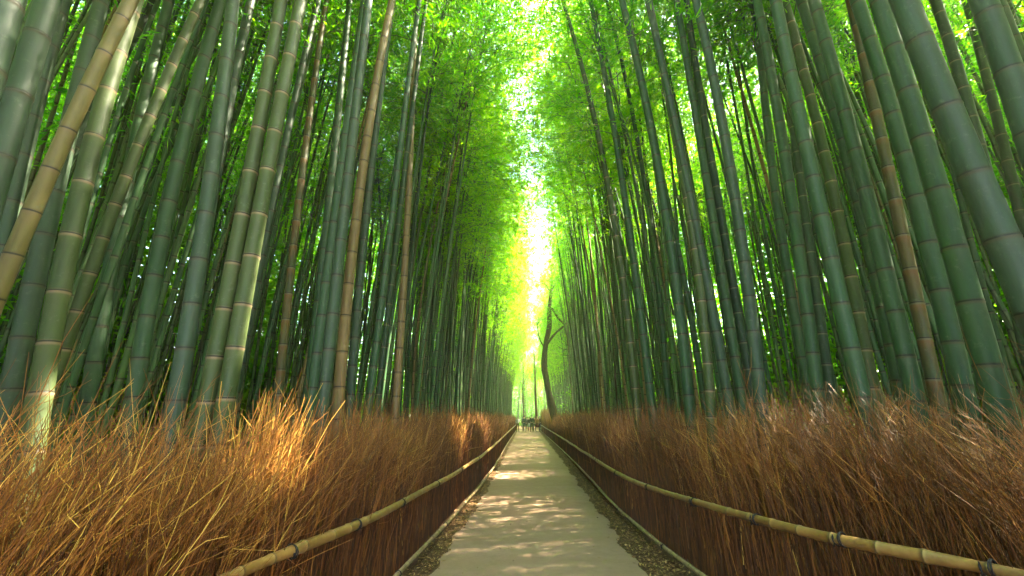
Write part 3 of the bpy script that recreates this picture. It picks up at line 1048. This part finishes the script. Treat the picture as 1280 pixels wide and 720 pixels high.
# all that is left of the grove, one mass: points that carry whole bamboos
THIN = bpy.data.collections.new('bamboo_kinds')
thin_curves = []
for k in range(18):
    me, _, curve, H = make_variant(k, False, 0 if k < 8 else 2 if k < 14 else 3)
    o = bpy.data.objects.new(f'bamboo_kind_{k:02d}', me)
    THIN.objects.link(o)
    thin_curves.append((curve, H))
pos, rot, scl, idx = [], [], [], []
for n, (score, x, y, side, off, d) in enumerate(recs[N_IND:]):
    k = int(rr.integers(8, 14) if y < 3 else rr.integers(14, 18) if side > 0 and 13 < y < 36 and off < 3.4 else rr.integers(14, 18) if y < 15 and rr.random() < 0.40 else rr.integers(0, 8) if y < (36 if side > 0 else 22) else rr.integers(8, 14))
    curve, H = thin_curves[k]
    e = (rr.normal(0, .025), rr.normal(0.01, .025), (0 if side < 0 else PI) + rr.normal(0, 0.8))
    s = rr.uniform(0.78, 1.12)
    zz = np.linspace(4, H, 14)
    mm = np.array(Euler(e).to_matrix())
    if not shaft_free(curve(zz) * s @ mm.T + np.array([x, y, 0]), 0.55).all():
        continue
    pos.append((x, y, 0)); rot.append(e); scl.append(s); idx.append(k)
pm = bpy.data.meshes.new('bamboo_thicket')
pm.from_pydata(pos, [], [])
a = pm.attributes.new('turn', 'FLOAT_VECTOR', 'POINT'); a.data.foreach_set('vector', np.array(rot, np.float32).ravel())
a = pm.attributes.new('size', 'FLOAT', 'POINT'); a.data.foreach_set('value', np.array(scl, np.float32))
a = pm.attributes.new('kind_no', 'INT', 'POINT'); a.data.foreach_set('value', np.array(idx, np.int32))
thicket = tag(link('bamboo_thicket', pm), 'dense mass of further bamboo filling both groves behind the nearer culms', 'bamboo thicket', kind='stuff')
ng = bpy.data.node_groups.new('thicket', 'GeometryNodeTree')
ng.interface.new_socket('Geometry', in_out='INPUT', socket_type='NodeSocketGeometry')
ng.interface.new_socket('Geometry', in_out='OUTPUT', socket_type='NodeSocketGeometry')
gi, go = ng.nodes.new('NodeGroupInput'), ng.nodes.new('NodeGroupOutput')
iop = ng.nodes.new('GeometryNodeInstanceOnPoints')
ci = ng.nodes.new('GeometryNodeCollectionInfo')
ci.inputs['Collection'].default_value = THIN
ci.inputs['Separate Children'].default_value = True
ci.inputs['Reset Children'].default_value = True


def named(nm, typ):
    n_ = ng.nodes.new('GeometryNodeInputNamedAttribute')
    n_.data_type = typ
    n_.inputs['Name'].default_value = nm
    return n_.outputs['Attribute']


e2r = ng.nodes.new('FunctionNodeEulerToRotation')
ng.links.new(gi.outputs[0], iop.inputs['Points'])
ng.links.new(ci.outputs[0], iop.inputs['Instance'])
iop.inputs['Pick Instance'].default_value = True
ng.links.new(named('kind_no', 'INT'), iop.inputs['Instance Index'])
ng.links.new(named('turn', 'FLOAT_VECTOR'), e2r.inputs[0])
ng.links.new(e2r.outputs[0], iop.inputs['Rotation'])
ng.links.new(named('size', 'FLOAT'), iop.inputs['Scale'])
ng.links.new(iop.outputs[0], go.inputs[0])
thicket.modifiers.new('thicket', 'NODES').node_group = ng
print('GROVE', len(spots), 'individual', N_IND, 'mass', len(pos))

# ------------------------------------------------------------------ leafy undergrowth outside the groves, where the sun reaches the ground again
rr = np.random.default_rng(91)
g = Geo()
nc = 36000
side = np.where(rr.random(nc) < 0.5, -1, 1)
yc = np.where(rr.random(nc) < 0.5, rr.uniform(-4, 16, nc), 10 + 70 * rr.random(nc) ** 1.7)
xc = side * (np.interp(yc, [8, 14, 30], [11.5, 8.8, 7.2]) + np.where(yc < 14, rr.uniform(0, 7, nc), np.abs(rr.normal(0, 1.6, nc))))
zc = 13.0 * rr.random(nc)
low = rr.random(nc) < 0.2                  # saplings and shrubs inside the grove
zc = np.where(low, 4.5 * rr.random(nc) ** 1.4, zc)
xc = np.where(low, xc - side * rr.uniform(1, 3.5, nc), xc)
far = rr.random(nc) < 0.2
xc = np.where(far, rr.uniform(-14, 14, nc), xc)
yc = np.where(far, rr.uniform(78, 90, nc), yc)
zc = np.where(far, 11 * rr.random(nc), zc)
per = 26
C = np.repeat(np.stack((xc, yc, zc), 1), per, 0) + rr.normal(size=(nc * per, 3)) * np.array([.5, .5, .42])
C[:, 2] = np.abs(C[:, 2])
D = rr.normal(size=C.shape) * np.array([1, 1, .6]) + np.array([0, 0, -.25])
D /= np.linalg.norm(D, axis=1, keepdims=True)
v, f = leaf_quads(C, D, rr.uniform(.16, .34, len(C)), rr.uniform(.03, .06, len(C)), rr)
g.add(v.reshape(-1, 3), f, 0, rnd=np.repeat(rr.random(len(C)), 4))
tag(g.build('undergrowth', [M_LEAF], smooth=False), 'bright leafy undergrowth beyond the groves seen through the culms', 'undergrowth', kind='stuff')


# ------------------------------------------------------------------ bare-limbed trees among the bamboo
def at(px, py, Y):
    r_ = ray(px, py)
    return CAM + r_ * (Y / r_[1])


def limb(g, pts, r0, r1, sides=8, seed=0, jit=0.03):
    line = smooth_line(pts, 0.25)
    rr = np.random.default_rng(seed)
    u = np.linspace(0, 1, len(line))
    line = line + np.cumsum(rr.normal(size=line.shape) * jit * r0, 0) * np.sin(PI * u)[:, None]
    v, f = tube(line, (r0 * (1 - u) + r1 * u) * (1 + 0.08 * np.sin(u * 23 + seed)), sides)
    g.add(v, f)
    return line


def leaf_puffs(g, centres, n, spread, seed, size=(.10, .04)):
    rr = np.random.default_rng(seed)
    C = np.repeat(np.asarray(centres), n, 0)
    C = C + rr.normal(size=C.shape) * spread
    D = rr.normal(size=C.shape) + np.array([0, 0, -.3])
    D /= np.linalg.norm(D, axis=1, keepdims=True)
    v, f = leaf_quads(C, D, size[0] * rr.uniform(.7, 1.3, len(C)), size[1] * rr.uniform(.7, 1.3, len(C)), rr)
    g.add(v.reshape(-1, 3), f, 0, rnd=np.repeat(rr.random(len(C)), 4))


def tree(name, label, Y, trunk, r0, r1, limbs, bark, leaf_n=0, leaf_at=(), base_r=1.25):
    tp = np.array([at(px, py, Y + dy) for px, py, dy in trunk])
    b0 = tp[0].copy()
    b0[2] = -0.1
    b0[0] += (tp[0] - tp[1])[0] * 0.3
    tp = np.concatenate((b0[None], tp))
    root = empty(name, (b0[0], b0[1], 0), label, 'tree')
    o3 = np.array([b0[0], b0[1], 0])
    g = Geo()
    limb(g, tp - o3, r0, r1, 12, 3)
    tr = g.build('trunk', [bark], root)
    tips = []
    for k, (pts, a, b) in enumerate(limbs):
        g = Geo()
        P = np.array([at(px, py, Y + dy) for px, py, dy in pts]) - o3
        ln = limb(g, P, a, b, 7, 10 + k)
        rr = np.random.default_rng(60 + k)
        for q in range(5):                  # side shoots
            i = rr.integers(len(ln) // 2, len(ln))
            d_ = rr.normal(size=3) * np.array([1, .6, .5]) + np.array([0, 0, .7])
            d_ /= np.linalg.norm(d_)
            e = ln[i] + d_ * rr.uniform(.5, 1.2)
            limb(g, [ln[i], (ln[i] + e) / 2 + rr.normal(size=3) * .08, e], b * 1.0, b * .3, 5, 20 + q)
            tips.append(e)
        tips.append(ln[-1])
        g.build('branch', [bark], root)
    if leaf_n:
        g = Geo()
        cs = list(tips) + [at(px, py, Y + dy) - o3 for px, py, dy in leaf_at]
        leaf_puffs(g, cs, leaf_n, np.array([.45, .45, .28]), 5)
        g.build('crown', [M_LEAF_TREE], root, smooth=False)
    return root


tree('tree', 'dark crooked tree with a forked trunk standing behind the far right fence', 33.0,
     [(694, 530, 0), (690, 510, 0), (684, 480, 0), (681, 455, 0), (683, 430, 0), (687, 408, 0), (687, 385, 0), (689, 362, 0)], .30, .15,
     [([(684, 430, 0), (694, 417, .3), (704, 408, .6), (716, 396, 1), (730, 388, 1.4)], .11, .03),
      ([(682, 436, 0), (675, 425, -.3), (672, 410, -.5), (673, 396, -.6)], .06, .02),
      ([(690, 385, 0), (698, 398, .3), (706, 408, .5), (710, 432, .6), (713, 458, .6)], .09, .04),
      ([(689, 364, 0), (696, 352, .3), (704, 342, .5), (709, 330, .8)], .08, .02),
      ([(688, 366, 0), (680, 354, -.3), (668, 361, -.8), (656, 360, -1.2)], .06, .02),
      ([(689, 362, 0), (690, 345, 0), (687, 330, .2)], .07, .02)],
     M_BARK, 70, [(668, 393, -.6), (664, 388, -.5), (705, 340, .5), (692, 340, 0), (672, 350, -.5)])
tree('tree', 'dead snag with a broken top between the people and the crooked tree', 66.0,
     [(671, 532, 0), (670, 500, 0), (669, 470, 0), (667.5, 442, 0)], .22, .13,
     [([(668.5, 470, 0), (672, 458, .3), (674, 446, .5)], .05, .02)], M_BARK_BROWN)
tree('tree', 'thin bare sapling rising behind the people at the end of the path', 64.0,
     [(654, 530, 0), (654, 505, 0), (653.5, 480, 0), (654.5, 458, 0)], .11, .05,
     [([(653.5, 490, 0), (650, 476, .3), (647, 466, .5)], .04, .015), ([(654, 480, 0), (659, 470, .3), (663, 464, .5)], .04, .015)], M_BARK, 40)
tree('tree', 'dark leaning tree with one long arching limb inside the right grove', 18.0,
     [(769, 510, 0), (770, 470, 0), (769, 430, 0), (770, 390, 0), (768, 350, 0), (762, 322, 0), (750, 295, -.3), (742, 276, -.5)], .10, .06,
     [([(742, 276, -.5), (735, 270, -.6), (721, 261, -.9), (708, 247, -1.2), (700, 235, -1.5), (690, 224, -1.8)], .045, .012),
      ([(735, 270, -.6), (731, 255, -.5), (733, 235, -.4), (736, 215, -.2)], .035, .012)], M_BARK)


def tall_tree(x, y, h, label, seed, spread):
    rr = np.random.default_rng(seed)
    root = empty('tree', (x, y, 0), label, 'tree')
    g = Geo()
    top = np.array([rr.normal(0, .5), rr.normal(0, .4), h * .86])
    ln = limb(g, [(0, 0, -.1), (rr.normal(0, .15), 0, h * .3), tuple(top * [.6, .6, .68]), tuple(top)], .24, .05, 10, seed)
    g.build('trunk', [M_BARK_BROWN], root)
    cs = []
    for k in range(16):
        i = int(len(ln) * rr.uniform(.36, .95))
        az = k * 2.4 + rr.normal(0, .3)
        L = spread * rr.uniform(.6, 1.1) * (1.15 - .6 * i / len(ln))
        e = ln[i] + np.array([math.cos(az) * L, math.sin(az) * L, L * rr.uniform(.15, .6)])
        g = Geo()
        bl = limb(g, [ln[i], (ln[i] + e) / 2 + [0, 0, .15], e], .06, .015, 6, seed + k)
        g.build('branch', [M_BARK_BROWN], root)
        for q in np.linspace(.4, 1.0, 8):
            cs.append(bl[int(q * (len(bl) - 1))] + rr.normal(size=3) * [.5, .5, .35])
    g = Geo()
    leaf_puffs(g, cs, 60, np.array([.55, .55, .32]), seed, (.26, .075))
    g.build('crown', [M_LEAF_GLOW_TINT], root, smooth=False)


tall_tree(-4.2, 68, 21, 'tall leafy tree beyond the people, left of the path end', 301, 3.2)
tall_tree(3.6, 72, 23, 'tall leafy tree beyond the people, just right of the path end', 302, 3.4)
tall_tree(-0.4, 80, 25, 'tallest leafy tree, straight behind the end of the path', 303, 3.8)

# ------------------------------------------------------------------ people at the end of the path
def skin_mesh(verts, edges, radii, root_i, levels=1):
    me = bpy.data.meshes.new('skeleton')
    me.from_pydata([tuple(v) for v in verts], edges, [])
    o = bpy.data.objects.new('skeleton', me)
    COL.objects.link(o)
    o.modifiers.new('Skin', 'SKIN')
    for i, r in enumerate(radii):
        rx, ry = r if isinstance(r, tuple) else (r, r)
        me.skin_vertices[0].data[i].radius = (rx, ry)
        me.skin_vertices[0].data[i].use_root = i == root_i
    sb = o.modifiers.new('Subsurf', 'SUBSURF')
    sb.levels = sb.render_levels = levels
    dg = bpy.context.evaluated_depsgraph_get()
    out = bpy.data.meshes.new_from_object(o.evaluated_get(dg))
    bpy.data.objects.remove(o)
    bpy.data.meshes.remove(me)
    for p in out.polygons:
        p.use_smooth = True
    return out


def person(x, y, h, rz, label, top, legs, hair, bag=None, long_hair=False, skirt=False, stride=0.1, arm=0.0):
    k = h / 1.70
    root = empty('person', (x, y, 0.012), label, 'person', 'people at the end of the path', rz)

    def mk(nm, V, E, Rd, mat, ri=0):
        V = [(a * k, b * k, c * k) for a, b, c in V]
        Rd = [tuple(q * k for q in r) if isinstance(r, tuple) else r * k for r in Rd]
        me = skin_mesh(V, E, Rd, ri)
        me.materials.append(mat)
        return link(nm, me, root)
    s = stride
    skin = MATS['skin']
    # body: pelvis, spine, neck, head, arms with hands, legs with feet (faces -Y)
    V = [(0, 0, .92), (0, 0, 1.12), (0, .01, 1.34), (0, 0, 1.45), (0, -.01, 1.53), (0, -.02, 1.63),
         (.17, 0, 1.39), (.22, .02, 1.13), (.23, -.05 - arm * .2, .90 + arm * .3), (.225, -.08 - arm * .25, .82 + arm * .42),
         (-.17, 0, 1.39), (-.22, .02, 1.13), (-.23, -.04, .90), (-.225, -.07, .82),
         (.09, 0, .88), (.10, -s * .5, .49), (.10, s * .3 - s, .08), (.10, -.12 - s * .7, .03),
         (-.09, 0, .88), (-.10, s * .3, .49), (-.10, s, .08), (-.10, s - .12, .03)]
    E = [(0, 1), (1, 2), (2, 3), (3, 4), (4, 5), (2, 6), (6, 7), (7, 8), (8, 9), (2, 10), (10, 11), (11, 12), (12, 13), (0, 14), (14, 15), (15, 16), (16, 17), (0, 18), (18, 19), (19, 20), (20, 21)]
    Rd = [(.14, .10), (.12, .09), (.15, .10), .055, (.065, .08), (.075, .09), .055, .042, .032, .03, .055, .042, .032, .03, .085, .055, .038, .03, .085, .055, .038, .03]
    mk('body', V, E, Rd, skin)
    E2 = [(0, 1), (1, 2), (2, 3), (3, 4), (4, 5), (2, 6), (6, 7), (7, 8)]
    mk('jacket', [V[0], V[1], V[2], V[6], V[7], V[8], V[10], V[11], V[12]], [(0, 1), (1, 2), (2, 3), (3, 4), (4, 5), (2, 6), (6, 7), (7, 8)],
       [(.17, .13), (.155, .125), (.175, .13), .075, .062, .05, .075, .062, .05], top)
    if skirt:
        g = Geo()
        v, f = tube([(0, 0, .98 * k), (0, 0, .75 * k), (0, 0, .50 * k)], [.15 * k, .20 * k, .26 * k], 14)
        g.add(v, f)
        g.build('skirt', [legs], root)
    else:
        mk('trousers', [V[0], V[14], V[15], V[16], V[18], V[19], V[20]], [(0, 1), (1, 2), (2, 3), (0, 4), (4, 5), (5, 6)],
           [(.15, .115), .10, .072, .055, .10, .072, .055], legs)
    for q in (16, 20):
        a = V[q]
        g = Geo()
        v, f = tube([(a[0] * k, (a[1] + .04) * k, .035 * k), (a[0] * k, (a[1] - .06) * k, .04 * k), (a[0] * k, (a[1] - .15) * k, .03 * k)], [.045 * k, .05 * k, .035 * k], 8)
        g.add(v, f)
        g.build('shoe', [MATS['black']], root)
    hv = [(0, .02, 1.56), (0, .015, 1.65), (0, .0, 1.70)]
    hr = [(.075, .07), (.09, .10), (.06, .07)]
    if long_hair:
        hv = [(0, .05, 1.40)] + hv
        hr = [(.08, .045)] + hr
    mk('hair', hv, [(i, i + 1) for i in range(len(hv) - 1)], hr, hair)
    g = Geo()                               # nose
    v, f = tube([(0, -.09 * k, 1.62 * k), (0, -.125 * k, 1.59 * k)], [.01 * k, .016 * k], 6)
    g.add(v, f)
    g.build('nose', [skin], root)
    if bag:
        g = Geo()
        v, f = tube([(0, .20 * k, 1.02 * k), (0, .21 * k, 1.12 * k), (0, .20 * k, 1.26 * k), (0, .18 * k, 1.38 * k)], [.12 * k, .15 * k, .145 * k, .10 * k], 10)
        g.add(v, f)
        o = link('backpack', g.mesh('backpack', [bag]), None)
        tag(o, 'small dark backpack worn by the person in the navy jacket', 'backpack')
        o.location = root.location
        o.rotation_euler = root.rotation_euler
    return root


MATS = {'skin': plain('skin_tone', (.48, .29, .20), .55), 'black': plain('black_cloth', (.012, .012, .013)), 'navy': plain('navy_cloth', (.014, .020, .038)),
        'white': plain('pale_cloth', (.38, .38, .36)), 'grey': plain('grey_cloth', (.12, .12, .125)), 'green': plain('dark_green_cloth', (.014, .030, .018)),
        'red': plain('maroon_cloth', (.10, .02, .018)), 'camel': plain('camel_cloth', (.33, .17, .07)), 'jeans': plain('denim_cloth', (.03, .05, .09)),
        'hair': plain('dark_hair', (.012, .009, .007)), 'brown': plain('brown_hair', (.07, .035, .015)), 'fair': plain('fair_hair', (.36, .24, .10))}
for px, Y, h, rz, lab, top, legs, hair, kw in (
        (647.2, 51.5, 1.66, 0.3, 'person in a pale top and black trousers, apart at the left of the group', 'white', 'black', 'hair', dict(arm=.8)),
        (655.2, 52.5, 1.76, 3.3, 'person in a navy jacket and jeans walking away', 'navy', 'jeans', 'hair', dict(stride=.18)),
        (659.3, 54.0, 1.64, 0.1, 'person in a grey coat half hidden beside the navy jacket', 'grey', 'black', 'hair', dict(long_hair=True)),
        (661.8, 53.0, 1.60, -.2, 'person in a black coat over a pale skirt in mid group', 'black', 'white', 'brown', dict(skirt=True)),
        (664.8, 51.0, 1.80, 0.0, 'tall person in a dark green coat at the middle of the group', 'green', 'black', 'hair', dict(stride=.14)),
        (668.2, 53.5, 1.66, 0.4, 'person in a maroon jacket behind the dark green coat', 'red', 'black', 'hair', dict()),
        (671.6, 51.3, 1.70, -.3, 'fair haired person in a camel coat near the right fence', 'camel', 'red', 'fair', dict(skirt=True, long_hair=True)),
        (674.6, 52.2, 1.72, -.5, 'person in black clothes at the right end of the group', 'black', 'navy', 'hair', dict(stride=.15))):
    x = at(px, 530, Y)[0]
    person(x, Y, h, rz, lab, MATS[top], MATS[legs], MATS[hair], **kw)


# ------------------------------------------------------------------ the bright air in the avenue
hz = Geo()
hx, hy0, hy1, hz0, hz1 = 302.0, -302.0, 302.0, -1.0, 20.0
hv = [(-hx, hy0, hz0), (hx, hy0, hz0), (hx, hy1, hz0), (-hx, hy1, hz0), (-hx, hy0, hz1), (hx, hy0, hz1), (hx, hy1, hz1), (-hx, hy1, hz1)]
hz.add(hv, [(3, 2, 1, 0), (4, 5, 6, 7), (0, 1, 5, 4), (1, 2, 6, 5), (2, 3, 7, 6), (3, 0, 4, 7)])
T = NT('sunlit_haze')
pv = T.n('ShaderNodeVolumePrincipled')
pv.inputs['Color'].default_value = (1.0, 0.97, 0.72, 1)
pv.inputs['Density'].default_value = 0.0016
pv.inputs['Anisotropy'].default_value = 0.45
T.l(pv.outputs[0], T.out.inputs['Volume'])
haze = tag(hz.build('haze', [T.m], smooth=False), 'pale sunlit haze thickening down the avenue', 'haze', kind='stuff')
haze.display_type = 'WIRE'
cy.volume_bounces = 1
